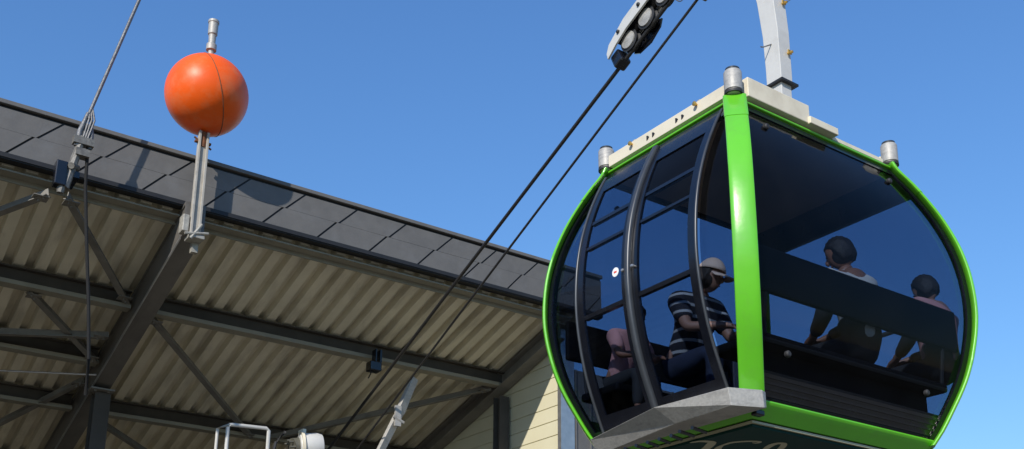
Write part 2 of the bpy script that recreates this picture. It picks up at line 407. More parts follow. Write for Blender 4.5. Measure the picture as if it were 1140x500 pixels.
# moulding seam, a thin raised ring round the ball
sn = Vector((.80, -.12, .28)).normalized(); a = sn.cross(Vector((0, 0, 1))).normalized(); b = sn.cross(a)
cc = bc+sn*.03; pts = [cc+(a*math.cos(t)+b*math.sin(t))*.4105 for t in [2*math.pi*i/96 for i in range(97)]]
m.tube(pts, .005, 6, cap=False); m.build('seam', M['rust'], bo, smooth=True)
m = MB()
m.box(3.0, 3.1, 9.725, 9.76, 4.42, 5.56)
for dx in (-.04, .04): m.box(3.05+dx-.012, 3.05+dx+.012, 9.70, 9.725, 4.42, 5.56)
m.build('pole', M['polem'], bt, bevel=.004)
m = MB(); m.tube([(3.05, 9.74, 5.40), (3.05, 9.74, 5.56)], .03, 12); m.box(2.97, 3.13, 9.72, 9.76, 5.44, 5.46); m.tube([(2.96, 9.74, 5.49), (3.14, 9.74, 5.40)], .01, 8); m.build('neck', M['rust'], bt)
m = MB(); m.lathe([(.03, 6.40), (.03, 6.50), (.052, 6.505), (.052, 6.57), (.035, 6.58), (.038, 6.68), (.048, 6.69), (.05, 6.82), (.056, 6.825), (.056, 6.85), (.02, 6.87)], (3.045, 9.74, 0), seg=20); m.build('top_fitting', M['galv'], bt, smooth=True)
m = MB(); m.box(2.925, 2.99, 9.72, 9.84, 4.46, 4.64, bev=.01); m.box(2.99, 3.14, 9.68, 9.84, 4.40, 4.44, bev=.006)
m.tube([(2.94, 9.68, 4.42), (3.17, 9.68, 4.47)], .014, 8); m.tube([(3.0, 9.68, 4.38), (3.10, 9.68, 4.55)], .014, 8); m.box(3.06, 3.12, 9.8, 9.86, 4.3, 4.5)
m.build('base_bracket', M['clampb'], bt)

# ------------------------------------------------------------------ stay cable with clamp
gt = thing('stay_cable', 'steel stay cable in a heavy clamp in front of the roof edge', 'cable', (1.8, 9.6, 4.5))
top0 = Vector((1.925, 9.6, 5.30)); dirc = (Vector((2.25, 9.6, 6.68))-top0)
m = MB(); m.tube([top0-dirc*.02, top0+dirc*2.2], .017, 10); m.build('cable', M['cable'], gt, smooth=True)
m = MB()
for k in range(3):
    p0 = Vector((1.90+.02*k, 9.58, 5.05)); m.tube([p0, p0+Vector((.03+.005*k, .0, .2)), top0+dirc*(.03+.02*k)], .009, 6)
m.tube([(1.86, 9.6, 4.96), (1.87, 9.6, 5.12), (1.92, 9.6, 5.32)], [.03, .026, .018], 10)
m.tube([(1.97, 9.6, 4.96), (1.975, 9.6, 5.1), (1.94, 9.6, 5.36)], [.02, .02, .012], 10)
m.build('socket', M['cable'], gt, smooth=True)
m = MB(); m.tube([(1.90, 9.6, 5.06), (1.80, 9.6, 4.52)], [.034, .042], 8)
m.box(1.82, 2.0, 9.56, 9.64, 4.98, 5.05); m.box(1.85, 1.97, 9.55, 9.65, 4.86, 4.93); m.tube([(1.82, 9.53, 4.72), (1.90, 9.67, 4.78)], .03, 8)
m.tube([(1.78, 9.6, 4.58), (1.77, 9.6, 4.46)], [.045, .03], 8)
m.build('clamp', M['clampm'], gt)
m = MB(); m.box(1.70, 1.80, 9.55, 9.66, 4.52, 4.76, bev=.01); m.box(1.76, 1.92, 9.62, 9.9, 4.66, 4.72); m.build('bracket', M['black'], gt)
m = MB(); m.tube([(1.955, 9.6, 4.98), (1.975, 9.6, 4.6), (2.04, 9.6, 4.1), (2.125, 9.6, 3.5), (2.19, 9.62, 2.98), (2.24, 9.8, 2.7)], .016, 8)
o = m.build('hanging_cable', M['blackc'], smooth=True, origin=(1.96, 9.6, 4.98)); tag(o, 'thin black cable hanging down from the stay cable clamp under the roof', 'cable')

# ------------------------------------------------------------------ gondola
CX, CY = 5.70, 5.038
PR = [(1.74, .035), (1.82, .085), (1.9, .12), (2.0, .158), (2.2, .232), (2.35, .272), (2.5, .30), (2.65, .32), (2.8, .328), (3.0, .32), (3.15, .302), (3.3, .272), (3.5, .212), (3.7, .13), (3.85, .055), (3.94, .0)]
def bulge(z):
    if z <= PR[0][0]: return PR[0][1]
    for (z0, b0), (z1, b1) in zip(PR, PR[1:]):
        if z <= z1:
            t = (z-z0)/(z1-z0); return b0+(b1-b0)*t
    return PR[-1][1]
def sb(z, e=.07): return sum(bulge(z+e*k) for k in (-1, -.5, 0, .5, 1))/5
def AX(z): return .835+sb(z)*1.07
def AY(z): return .663+sb(z)*1.02
ZS = [1.80+(3.92-1.80)*i/36 for i in range(37)]
gon = thing('gondola', 'lime green barrel shaped gondola cabin with tinted windows and a white hanger arm', 'gondola', (CX, CY, 1.7))
def zrange(z0, z1, n=30): return [z0+(z1-z0)*i/n for i in range(n+1)]
def surf(side, lat, z, off):
    """point on a face: side '-x','+x','-y','+y'; lat absolute sideways distance from the centre, off outward"""
    if side[1] == 'x':
        sg = -1 if side[0] == '-' else 1
        return Vector((CX+sg*(AX(z)+off), CY+lat, z))
    sg = -1 if side[0] == '-' else 1
    return Vector((CX+lat, CY+sg*(AY(z)+off), z))
def panel(side, l0, l1, z0, z1, o0, o1, m, n=24, k=2):
    """curved slab following the barrel, l0/l1 numbers or functions of z"""
    zs = zrange(z0, z1, n)
    def L(l, z): return l(z) if callable(l) else l
    grid = {}
    for i, z in enumerate(zs):
        for j in range(k+1):
            for q, o in enumerate((o0, o1)):
                a = L(l0, z); b = L(l1, z)
                grid[i, j, q] = m.bm.verts.new(surf(side, a+(b-a)*j/k, z, o))
    f = m.bm.faces.new
    for i in range(n):
        for j in range(k):
            f((grid[i, j, 1], grid[i, j+1, 1], grid[i+1, j+1, 1], grid[i+1, j, 1]))
            f((grid[i, j, 0], grid[i+1, j, 0], grid[i+1, j+1, 0], grid[i, j+1, 0]))
        f((grid[i, 0, 0], grid[i, 0, 1], grid[i+1, 0, 1], grid[i+1, 0, 0]))
        f((grid[i, k, 0], grid[i+1, k, 0], grid[i+1, k, 1], grid[i, k, 1]))
    for j in range(k):
        f((grid[0, j, 0], grid[0, j+1, 0], grid[0, j+1, 1], grid[0, j, 1]))
        f((grid[n, j, 0], grid[n, j, 1], grid[n, j+1, 1], grid[n, j+1, 0]))
    return m
fr = MB()
# corner posts
def ell(wd, dp, n=20, e=.75):
    r = []
    for k in range(n):
        t = 2*math.pi*k/n; c, s_ = math.cos(t), math.sin(t)
        r.append((wd/2*math.copysign(abs(c)**e, c), dp/2*math.copysign(abs(s_)**e, s_)))
    return r
for sx in (-1, 1):
    for sy in (-1, 1):
        m = MB(); pts = []; ups = []
        for z in zrange(1.79, 3.955, 44):
            dn = Vector((sx, sy, 0)).normalized(); tg = Vector((-sy, sx, 0)).normalized()
            pts.append(Vector((CX+sx*(AX(z)-.012), CY+sy*(AY(z)-.012), z))); ups.append((tg, dn))
        m.sweep(pts, ell(.150, .038), ups=ups)
        m.build('corner_post', M['green'], gon, smooth=True)
# top and bottom rails
for nm_, z, hh, dd in (('top_rail', 3.935, .022, .04),):
    m = MB()
    ax, ay = AX(z)-.02, AY(z)-.02
    c4 = [(-ax, -ay), (ax, -ay), (ax, ay), (-ax, ay)]
    for i in range(4):
        a = Vector((CX+c4[i][0], CY+c4[i][1], z)); b = Vector((CX+c4[(i+1) % 4][0], CY+c4[(i+1) % 4][1], z))
        t = (b-a).normalized(); sdv = t.cross(Vector((0, 0, 1)))
        m.sweep([a, b], ell(dd, hh, 16, .7), ups=[(sdv, Vector((0, 0, 1)))]*2)
    m.build(nm_, M['green'], gon, smooth=True)
m = MB()
ax, ay = AX(3.93)-.02, AY(3.93)-.02
for zz_, q in ((3.926, 0), ):
    A1 = [(-ax, -ay), (ax, -ay), (ax, ay), (-ax, ay)]; i2 = .02
    A2 = [(-ax+i2, -ay+i2), (ax-i2, -ay+i2), (ax-i2, ay-i2), (-ax+i2, ay-i2)]
    va = [m.bm.verts.new((CX+x_, CY+y_, 3.927)) for x_, y_ in A1]; vb = [m.bm.verts.new((CX+x_, CY+y_, 3.893)) for x_, y_ in A2]; vc = [m.bm.verts.new((CX+x_, CY+y_, 3.926)) for x_, y_ in A2]
    for i in range(4):
        j = (i+1) % 4
        m.bm.faces.new((va[i], va[j], vb[j], vb[i])); m.bm.faces.new((vb[i], vb[j], vc[j], vc[i])); m.bm.faces.new((vc[i], vc[j], va[j], va[i]))
m.build('top_soffit', M['green'], gon)
# bottom rail: rounded top lip, then a face sloping in underneath
m = MB(); rings = []
ax, ay = AX(1.82), AY(1.82)
for o_, z in ((-.10, 1.84), (-.012, 1.84), (.0, 1.834), (.004, 1.825), (.0, 1.814), (-.03, 1.786), (-.082, 1.732), (-.10, 1.732)):
    rings.append([m.bm.verts.new((CX+sx*(ax+o_), CY+sy*(ay+o_), z)) for sx, sy in ((-1, -1), (1, -1), (1, 1), (-1, 1))])
for i in range(len(rings)):
    A, B = rings[i], rings[(i+1) % len(rings)]
    for k in range(4): m.bm.faces.new((A[k], A[(k+1) % 4], B[(k+1) % 4], B[k]))
m.build('bottom_rail', M['green'], gon, smooth=True, auto=35)
m = MB(); m.box(CX-ax+.055, CX-ax+.13, CY-ay+.02, CY-ay+.07, 1.74, 1.775, bev=.008); m.build('corner_clip', M['black'], gon)
# pale trim and dark green underside
axb, ayb = AX(1.82)-.075, AY(1.82)-.075
m = MB(); m.box(CX-axb+.012, CX+axb-.012, CY-ayb+.012, CY+ayb-.012, 1.708, 1.722); m.build('trim', M['letter'], gon)
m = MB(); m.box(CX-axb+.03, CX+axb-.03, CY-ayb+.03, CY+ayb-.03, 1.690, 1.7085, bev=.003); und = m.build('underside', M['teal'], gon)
m = MB(); m.box(CX-axb+.03, CX+axb-.03, CY-ayb+.03, CY+ayb-.03, 1.725, 1.85); m.build('floor', M['floor'], gon)
m = MB(); m.box(CX-.80, CX+.80, CY-.63, CY+.63, 3.88, 3.90); m.build('ceiling', M['ceil'], gon)
m = MB(); m.box(CX-.82, CX+.82, CY-.65, CY+.65, 3.905, 3.955, bev=.01); m.build('roof', M['cream'], gon)
# end windows (two large panes) with black border, kick panel and grey gaskets
for sd_ in ('-y', '+y'):
    lo = lambda z: -(AX(z)-.06); hi = lambda z: AX(z)-.06
    m = MB(); panel(sd_, lo, hi, 1.99, 3.905, -.034, -.028, m, 30, 8); m.build('window', M['glass'], gon, smooth=True)
    m = MB()
    panel(sd_, lambda z: -(AX(z)-.018), lambda z: -(AX(z)-.085), 1.84, 3.915, -.05, -.018, m, 26, 1)
    panel(sd_, lambda z: (AX(z)-.085), lambda z: (AX(z)-.018), 1.84, 3.915, -.05, -.018, m, 26, 1)
    panel(sd_, lambda z: -(AX(z)-.086), lambda z: (AX(z)-.086), 3.865, 3.915, -.05, -.020, m, 3, 2)
    m.build('window_frame', M['black'], gon, smooth=True)
    m = MB(); panel(sd_, lo, hi, 1.83, 2.005, -.06, -.03, m, 4, 2)
    for z in (1.86, 1.895, 1.93, 1.965): panel(sd_, lo, hi, z, z+.012, -.03, -.022, m, 1, 2)
    m.build('kick_panel', M['black'], gon)
    for lx in (-.70, .70):
        for z in (2.12, 3.74):
            m = MB(); m.lathe([(.022, 0), (.022, .02), (.014, .028)], surf(sd_, lx if z < 3 else lx*.93, z, -.03), axis=(0, -1 if sd_ == '-y' else 1, 0), seg=14)
            m.build('window_fixing', M['rubber'], gon, smooth=True)
# door sides
DY = [(-.61), .025, .575]
m = MB(); panel('+x', lambda z: -(AY(z)-.06), lambda z: AY(z)-.06, 1.98, 3.74, -.034, -.028, m, 30, 8); m.build('window', M['glass'], gon, smooth=True)
m = MB(); panel('+x', lambda z: -(AY(z)-.018), lambda z: -(AY(z)-.07), 1.86, 3.88, -.05, -.018, m, 26, 1); m.build('window_frame', M['black'], gon, smooth=True)
m = MB(); panel('+x', lambda z: (AY(z)-.07), lambda z: (AY(z)-.018), 1.86, 3.88, -.05, -.018, m, 26, 1); m.build('window_frame', M['black'], gon, smooth=True)
m = MB(); panel('+x', lambda z: -(AY(z)-.05), lambda z: AY(z)-.05, 3.70, 3.90, -.05, -.012, m, 6, 4); m.build('window_header', M['black'], gon, smooth=True)
m = MB(); panel('+x', lambda z: -(AY(z)-.05), lambda z: AY(z)-.05, 1.82, 2.0, -.05, -.012, m, 6, 4); m.build('kick_panel', M['black'], gon, smooth=True)
m = MB(); m.tube([surf('+x', -.80, 2.70, -.06), surf('+x', -.78, 2.78, -.10), surf('+x', .78, 2.78, -.10), surf('+x', .80, 2.70, -.06)], .018, 10); m.build('handrail', M['rubber'], gon, smooth=True)
for sd_ in ('-x',):
    # corner lights
    for a_, b_ in ((lambda z: -(AY(z)-.06), -.60), (.585, lambda z: AY(z)-.06)):
        m = MB(); panel(sd_, a_, b_, 1.87, 3.86, -.034, -.028, m, 30, 2); m.build('corner_window', M['glass'], gon, smooth=True)
    m = MB()
    panel(sd_, lambda z: -(AY(z)-.04), lambda z: AY(z)-.04, 3.80, 3.90, -.05, -.010, m, 4, 4)
    panel(sd_, lambda z: -(AY(z)-.04), lambda z: AY(z)-.04, 1.82, 1.90, -.06, -.012, m, 4, 4)
    panel(sd_, lambda z: -(AY(z)-.018), lambda z: -(AY(z)-.075), 1.86, 3.88, -.05, -.018, m, 26, 1)
    panel(sd_, lambda z: (AY(z)-.075), lambda z: (AY(z)-.018), 1.86, 3.88, -.05, -.018, m, 26, 1)
    m.build('door_frame', M['black'], gon, smooth=True)
    for (a, b) in ((-.59, .005), (.045, .575)):
        m = MB()
        w1 = .058
        panel(sd_, a, a+w1, 1.89, 3.82, -.012, .012, m, 30, 1); panel(sd_, b-w1, b, 1.89, 3.82, -.012, .012, m, 30, 1)
        panel(sd_, a+w1, b-w1, 1.89, 1.98, -.012, .012, m, 3, 2); panel(sd_, a+w1, b-w1, 3.69, 3.82, -.012, .012, m, 3, 2)
        dr = m.build('door', M['black'], gon, smooth=True)
        m = MB(); panel(sd_, a+w1-.003, b-w1+.003, 1.975, 3.725, -.004, .002, m, 30, 2); m.build('pane', M['glass'], dr, smooth=True)
        for z_, h_ in ((2.64, .03), (3.17, .022), (3.38, .03)):
            m = MB(); panel(sd_, a+w1, b-w1, z_, z_+h_, -.028, .006, m, 2, 2); m.build('glazing_bar', M['black'], dr)
        m = MB()
        sg = -1 if sd_ == '-x' else 1
        yy = (b-.028) if a < 0 else (a+.028)
        m.lathe([(.012, 0), (.012, .02), (.008, .026)], surf(sd_, yy, 2.86, .01), axis=(sg, 0, 0), seg=12); m.build('door_stud', M['alu'], dr, smooth=True)
    # centre seal and edge guide tubes
    m = MB(); zs = zrange(1.86, 3.86, 36)
    pts = [surf(sd_, .025, z, .02) for z in zs]
    m.sweep(pts, ell(.05, .05, 14, .7), ups=[(Vector((0, 1, 0)), Vector((1, 0, 0)))]*len(pts)); m.build('centre_seal', M['dgrey'], gon, smooth=True)
    for yy in (-.605, .59):
        m = MB(); pts = [surf(sd_, yy, z, .012) for z in zs]; m.sweep(pts, ell(.022, .024, 10, 1), ups=[(Vector((0, 1, 0)), Vector((1, 0, 0)))]*len(pts)); m.build('guide_tube', M['dgrey'] , gon, smooth=True)
# entry step, galvanised
for sx in (-1,):
    m = MB()
    P_ = lambda x, y: (CX+sx*x, CY+y)
    outer = [(1.03, .66), (1.235, -.22), (1.185, -.80), (.98, -.88)]
    inner = [(.93, .66), (.93, -.22), (.93, -.80), (.93, -.86)]
    zt, zb = 1.835, 1.728
    low = [(.965, .64), (1.13, -.30), (1.165, -.80), (.97, -.88)]
    T = [m.bm.verts.new((*P_(*p), zt)) for p in outer]; B = [m.bm.verts.new((*P_(*p), zb)) for p in low]
    TI = [m.bm.verts.new((*P_(*p), zt)) for p in inner]; BI = [m.bm.verts.new((*P_(*p), zb+.01)) for p in inner]
    for i in range(3):
        m.bm.faces.new((T[i], T[i+1], B[i+1], B[i])); m.bm.faces.new((T[i], TI[i], TI[i+1], T[i+1])); m.bm.faces.new((B[i], B[i+1], BI[i+1], BI[i]))
        m.bm.faces.new((TI[i], BI[i], BI[i+1], TI[i+1]))
    m.bm.faces.new((T[0], B[0], BI[0], TI[0])); m.bm.faces.new((T[3], TI[3], BI[3], B[3]))
    stp = m.build('entry_step', M['galv'], gon, bevel=.004)
    for k in range(9):
        y = .5-k*.11
        m = MB(); m.tube([(CX+sx*.95, CY+y, 1.685), (CX+sx*(1.07 if k < 7 else 1.1), CY+y-.03, 1.685)], .012, 8)
        m.build('step_rib', M['black'], stp)
m = MB(); m.box(CX+.94, CX+1.06, CY-.70, CY+.3, 1.71, 1.79, bev=.01); m.build('side_sill', M['galv'], gon)
# roof hardware: corner rollers, side rails, cross beam
for sx in (-1, 1):
    for sy in (-1, 1):
        bx, by = CX+sx*.835, CY+sy*.655
        m = MB(); m.lathe([(.04, 3.955), (.054, 3.965), (.054, 3.985), (.061, 3.99), (.061, 4.125), (.056, 4.135), (.044, 4.14)], (bx, by, 0), seg=28); ro = m.build('corner_roller', M['galv'], gon, smooth=True)
        m = MB(); m.lathe([(.0625, 3.962), (.0625, 3.978)], (bx, by, 0), seg=28); m.build('roller_ring', M['rubber'], ro, smooth=True)
        m = MB(); m.lathe([(.046, 4.137), (.049, 4.155), (.02, 4.165)], (bx, by, 0), seg=24); m.build('roller_cap', M['dgrey'], ro, smooth=True)
        m = MB(); m.sweep([Vector((CX+sx*(AX(z)-.012), CY+sy*(AY(z)-.012), z)) for z in zrange(3.70, 3.958, 8)], ell(.156, .044), ups=[(Vector((-sy, sx, 0)).normalized(), Vector((sx, sy, 0)).normalized())]*9); m.build('post_sleeve', M['green'], gon, smooth=True)
for sx in (-1, 1):
    m = MB(); x0 = CX+sx*.83
    m.box(x0-.03, x0+.03, CY-.60, CY+.60, 3.965, 4.06, bev=.004); rl = m.build('side_rail', M['cream'] , gon)
    for y in (-.20, -.14, .10, .16):
        xo = x0+sx*.0315
        m = MB(); m.prism([(CY+y+.014, 3.992), (CY+y-.002, 3.998), (CY+y-.014, 4.012), (CY+y-.002, 4.026), (CY+y+.014, 4.032)], 'x', xo-.001, xo+.001); m.build('rail_slot', M['drip'], rl)
    for y in (-.34, .33):
        xo = x0+sx*.03
        m = MB(); m.lathe([(.008, 0), (.008, .02), (.017, .02), (.017, .03), (.008, .034)], (xo, CY+y, 4.035), axis=(sx, 0, 0), seg=12); m.build('brass_fitting', M['gold'], rl, smooth=True)
        m = MB(); m.box(x0-.014, x0+.014, CY+y-.014, CY+y+.014, 4.06, 4.08, bev=.004); m.build('rail_nut', M['galv'], rl)
m = MB(); m.box(CX-.74, CX-.12, CY-.70, CY-.52, 3.97, 4.115, bev=.006); m.build('cross_beam', M['cream'], gon)
m = MB(); m.box(CX-.14, CX+.16, CY-.72, CY-.60, 3.965, 4.02, bev=.005); m.box(CX+.16, CX+.74, CY-.66, CY-.60, 3.962, 3.99); m.build('low_beam', M['cream'], gon)
m = MB(); m.box(CX-.10, CX+.16, CY-.52, CY-.1, 3.962, 4.04, bev=.006); m.build('hanger_base', M['cream'], gon)
# hanger arm: tapered square tube rising from the roof and bending to the rope
m = MB(); ar = []; rr = []
HX, HY = 5.675, 4.66
path = [((HX, HY, 3.98), .088), ((HX, HY, 4.46), .088), ((HX, HY, 4.465), .10), ((HX, HY-.0, 4.6), .10), ((HX, HY+.005, 4.9), .104), ((HX, HY+.03, 5.2), .11), ((HX, HY+.07, 5.45), .115), ((HX-.01, HY+.12, 5.7), .12), ((HX-.02, HY+.14, 5.95), .12)]
pts = [Vector(p) for p, r_ in path]
m.sweep(pts, lambda i: [(-path[i][1]*.62, -path[i][1]*.7), (path[i][1]*.62, -path[i][1]*.7), (path[i][1]*.62, path[i][1]*.7), (-path[i][1]*.62, path[i][1]*.7)], ups=[(Vector((1, 0, 0)), Vector((0, 1, 0)))]*len(pts))
ha = m.build('hanger_arm', M['white'], gon, bevel=.006)
m = MB(); m.box(HX-.082, HX+.10, HY-.092, HY+.085, 4.455, 4.472); m.build('collar', M['drip'], ha)
for z, y in ((4.72, HY-.072), (5.16, HY-.052)):
    m = MB(); m.tube([(HX+.03, y+.01, z), (HX+.045, y-.035, z+.003)], .011, 8); m.box(HX+.012, HX+.05, y-.02, y-.012, z-.014, z+.018); m.build('bolt', M['gold'], ha)
m = MB(); m.tube([(HX+.04, HY-.08, 5.16), (HX+.10, HY-.11, 5.21), (HX+.15, HY-.15, 5.36)], .004, 6); m.build('wire', M['cable'], ha)
m = MB(); m.tube([(HX-.06, HY+.0, 4.80), (HX-.13, HY+.02, 4.76), (HX-.16, HY+.02, 4.75)], .005, 6); m.build('wire', M['cable'], ha)

# benches
for sy in (-1, 1):
    m = MB()
    m.box(CX-1.06, CX+1.07, CY+sy*.90, CY+sy*.86, 2.47, 2.775, bev=.015); m.build('backrest', M['seat'], gon)
    m = MB(); m.box(CX-.95, CX+.95, CY+sy*.86, CY+sy*.45, 2.16, 2.225, bev=.02); se = m.build('seat', M['seat'], gon)
    m = MB(); m.box(CX-.86, CX+.86, CY+sy*.74, CY+sy*.70, 1.85, 2.165); m.build('seat_base', M['seat'], gon)
    for x_ in (-.9, .9):
        m = MB(); m.tube([(CX+x_, CY+sy*.84, 2.2), (CX+x_, CY+sy*.88, 2.5)], .014, 8); m.build('backrest_support', M['rubber'], gon)
# round sticker on the left door
m = MB(); pc = surf('-x', .17, 2.885, .004); m.lathe([(.033, 0), (.033, .003)], pc, axis=(-1, 0, .0), seg=24); stk = m.build('sticker', M['wht'], gon)
m = MB(); m.box(pc.x-.0045, pc.x-.003, pc.y-.014, pc.y+.014, pc.z-.006, pc.z+.006); m.build('sticker_mark', M['red'], stk)
# lettering on the underside: bold cursive letters read from below
uz = 1.6895
def stroke(pts, wd):
    # flat ribbon letter stroke, pts in (u, v): u to the picture's right, v towards the cabin corner (up in the picture)
    e1 = Vector((math.cos(YAW), -math.sin(YAW), 0)); e2 = -Vector((math.sin(YAW), math.cos(YAW), 0))
    o = Vector((5.05, 4.90, uz))
    P3 = [o+e1*u+e2*v for u, v in pts]
    n = len(P3)
    # smooth with catmull-rom
    Q = []; W = []
    for i in range(n-1):
        p0, p1, p2, p3 = P3[max(0, i-1)], P3[i], P3[i+1], P3[min(n-1, i+2)]
        for k in range(8):
            t = k/8; Q.append(.5*((2*p1)+(-p0+p2)*t+(2*p0-5*p1+4*p2-p3)*t*t+(-p0+3*p1-3*p2+p3)*t**3)); W.append(wd[i]+(wd[i+1]-wd[i])*t)
    Q.append(P3[-1]); W.append(wd[-1])
    mm.sweep(Q, lambda i: [(-W[i]/2, -.002), (W[i]/2, -.002), (W[i]/2, .0), (-W[i]/2, .0)])
mm = MB()
stroke([(-.16, .085), (-.10, .125), (-.03, .11), (-.02, .05), (-.04, -.12), (-.10, -.20)], [.012, .035, .05, .06, .055, .02])
mm.build('lettering', M['letter'], und)
mm = MB()
stroke([(.06, .02), (.11, .10), (.20, .135), (.28, .125), (.27, .09), (.24, .10)], [.02, .03, .03, .025, .02, .01])
stroke([(.06, .02), (.05, -.08), (.10, -.18), (.20, -.20), (.26, -.12)], [.02, .05, .05, .03, .015])
mm.build('lettering', M['letter'], und)
mm = MB()
stroke([(.36, -.18), (.37, 0), (.40, .08), (.45, .07), (.46, -.05), (.45, -.18)], [.03, .045, .04, .04, .045, .03])
mm.build('lettering', M['letter'], und)

# ------------------------------------------------------------------ people
def skin_mesh(joints, edges, root, sub=2):
    me = bpy.data.meshes.new('t'); bm = bmesh.new()
    ks = list(joints); vs = [bm.verts.new(joints[k][0]) for k in ks]; ix = {k: i for i, k in enumerate(ks)}
    for a, b in edges: bm.edges.new((vs[ix[a]], vs[ix[b]]))
    bm.to_mesh(me); bm.free()
    ob = bpy.data.objects.new('t', me); COL.objects.link(ob)
    md = ob.modifiers.new('s', 'SKIN'); md.use_smooth_shade = True
    ly = me.skin_vertices[0].data
    for k in ks:
        r_ = joints[k][1]; ly[ix[k]].radius = r_ if isinstance(r_, tuple) else (r_, r_); ly[ix[k]].use_root = (k == root)
    sm = ob.modifiers.new('u', 'SUBSURF'); sm.levels = sub; sm.render_levels = sub
    dg = bpy.context.evaluated_depsgraph_get(); dg.update()
    r = bpy.data.meshes.new_from_object(ob.evaluated_get(dg))
    bpy.data.objects.remove(ob); bpy.data.meshes.remove(me)
    return r
def person(label, hip, facing, lean=.1, sc=1., shirt='pinks', pants='denim', skin='skin', cap=None, hair='hair', headtilt=.1, headturn=0., side=0., group=None, arms='lap', armlen=1., shadecover=False):
    """seated figure. hip: world point of pelvis centre; facing: angle of the facing direction (0 = +Y)"""
    root = thing('person', label, 'person', hip, group)
    fx, fy = math.sin(facing), math.cos(facing)
    def Wd(r_, f_, u_):   # right, forward, up relative to the pelvis -> local coords of root
        return Vector(((r_*fy+f_*fx)*sc, (-r_*fx+f_*fy)*sc, u_*sc))
    def LN(r_, f_, u_):   # point on the leaning torso
        c, s_ = math.cos(lean), math.sin(lean)
        f2, u2 = f_*c+u_*s_, u_*c-f_*s_
        c, s_ = math.cos(side), math.sin(side)
        return Wd(r_*c+u2*s_, f2, u2*c-r_*s_)
    J = {}
    def T(k, p, r_): J[k] = (p, (r_[0]*sc, r_[1]*sc) if isinstance(r_, tuple) else r_*sc)
    T('pel', LN(0, 0, 0), (.135, .11)); T('wai', LN(0, .0, .17), (.12, .095)); T('che', LN(0, .01, .34), (.14, .105)); T('ubk', LN(0, 0, .46), (.12, .085)); T('nk', LN(0, .01, .545), .055); T('nk2', LN(0, .03, .60), .052)
    hc = LN(0, .05, .70)
    for s_, n_ in ((-1, 'l'), (1, 'r')):
        T('sh'+n_, LN(s_*.182, 0, .475), .064)
        if arms == 'lap':
            el = LN(s_*.22, .06, .20); wr = Wd(s_*.12, .36*armlen, .16); hd = Wd(s_*.09, .43*armlen, .14)
        elif arms == 'tuck':
            el = LN(s_*.185, .12, .24); wr = Wd(s_*.06, .33, .16); hd = Wd(s_*.03, .40, .14)
        elif arms == 'knee':
            el = Wd(s_*.22, .30, .20); wr = Wd(s_*.12, .50, .18); hd = Wd(s_*.08, .57, .16)
        else:
            el = LN(s_*.24, .12, .22); wr = Wd(s_*.15, .40, .32); hd = Wd(s_*.10, .47, .36)
        T('el'+n_, el, .043); T('wr'+n_, wr, .028); T('hd'+n_, hd, (.036, .022))
        dv = (hd-wr).normalized(); rt = Wd(1, 0, 0).normalized()
        for fi, (o_, l_) in enumerate(((-.027, .068), (-.009, .078), (.009, .074), (.027, .058))):
            b_ = hd+rt*o_*sc+dv*.02*sc; t1 = b_+dv*l_*.5*sc+Vector((0, 0, -.006)); t2 = b_+dv*l_*.85*sc+Vector((0, 0, -.025))*sc
            T(f'f{n_}{fi}a', t1, .0095); T(f'f{n_}{fi}b', t2, .008)
        tb = wr+dv*.03*sc-rt*s_*.035*sc; T('th'+n_, tb+dv*.03*sc, .011); T('tt'+n_, tb+dv*.055*sc+Vector((0, 0, -.01)), .009)
        T('hp'+n_, Wd(s_*.09, .04, -.02), .085); T('kn'+n_, Wd(s_*.11, .44, .01), .058); T('an'+n_, Wd(s_*.11, .42, -.34), .038); T('to'+n_, Wd(s_*.12, .56, -.385), (.04, .025))
    E = [('pel', 'wai'), ('wai', 'che'), ('che', 'ubk'), ('ubk', 'nk'), ('nk', 'nk2')]
    for n_ in 'lr':
        E += [('ubk', 'sh'+n_), ('sh'+n_, 'el'+n_), ('el'+n_, 'wr'+n_), ('wr'+n_, 'hd'+n_), ('wr'+n_, 'th'+n_), ('th'+n_, 'tt'+n_), ('pel', 'hp'+n_), ('hp'+n_, 'kn'+n_), ('kn'+n_, 'an'+n_), ('an'+n_, 'to'+n_)]
        for fi in range(4): E += [('hd'+n_, f'f{n_}{fi}a'), (f'f{n_}{fi}a', f'f{n_}{fi}b')]
    body = skin_mesh(J, E, 'pel')
    bm = bmesh.new(); bm.from_mesh(body); bpy.data.meshes.remove(body)
    # head: shaped ellipsoid with brow, nose, jaw and ears
    Mh = Matrix.Rotation(-facing-headturn, 4, 'Z') @ Matrix.Rotation(-headtilt-lean*.4, 4, 'X')
    def H(p): return hc + Mh @ (Vector(p)*sc)
    r = bmesh.ops.create_uvsphere(bm, u_segments=28, v_segments=20, radius=1)
    for v in r['verts']:
        x_, y_, z_ = v.co
        X, Y, Z = x_*.075, y_*.093, z_*.118
        if z_ < 0: X *= 1+.28*z_; Y *= 1+.12*z_
        if y_ > 0 and z_ < 0: Y += .012*y_*(-z_)
        if y_ > .8 and abs(x_) < .2 and -.35 < z_ < .12: Y += .018*(1-abs(x_)/.2)*(1-abs(z_+.15)/.3 if abs(z_+.15) < .3 else 0)
        if y_ > .7 and .1 < abs(x_) < .45 and -.02 < z_ < .2: Y -= .006
        v.co = H((X, Y, Z))
    for s_ in (-1, 1):
        rr = bmesh.ops.create_uvsphere(bm, u_segments=10, v_segments=8, radius=.028)
        for v in rr['verts']: v.co = H((s_*.076+v.co.x*.3, v.co.y*.6-.005, v.co.z-.005))
    rr = bmesh.ops.create_uvsphere(bm, u_segments=10, v_segments=8, radius=.017)
    for v in rr['verts']: v.co = H((v.co.x*.8, .1+v.co.y*.9, -.02+v.co.z*1.3))
    me = bpy.data.meshes.new('body'); bm.to_mesh(me); bm.free(); me.materials.append(M[skin])
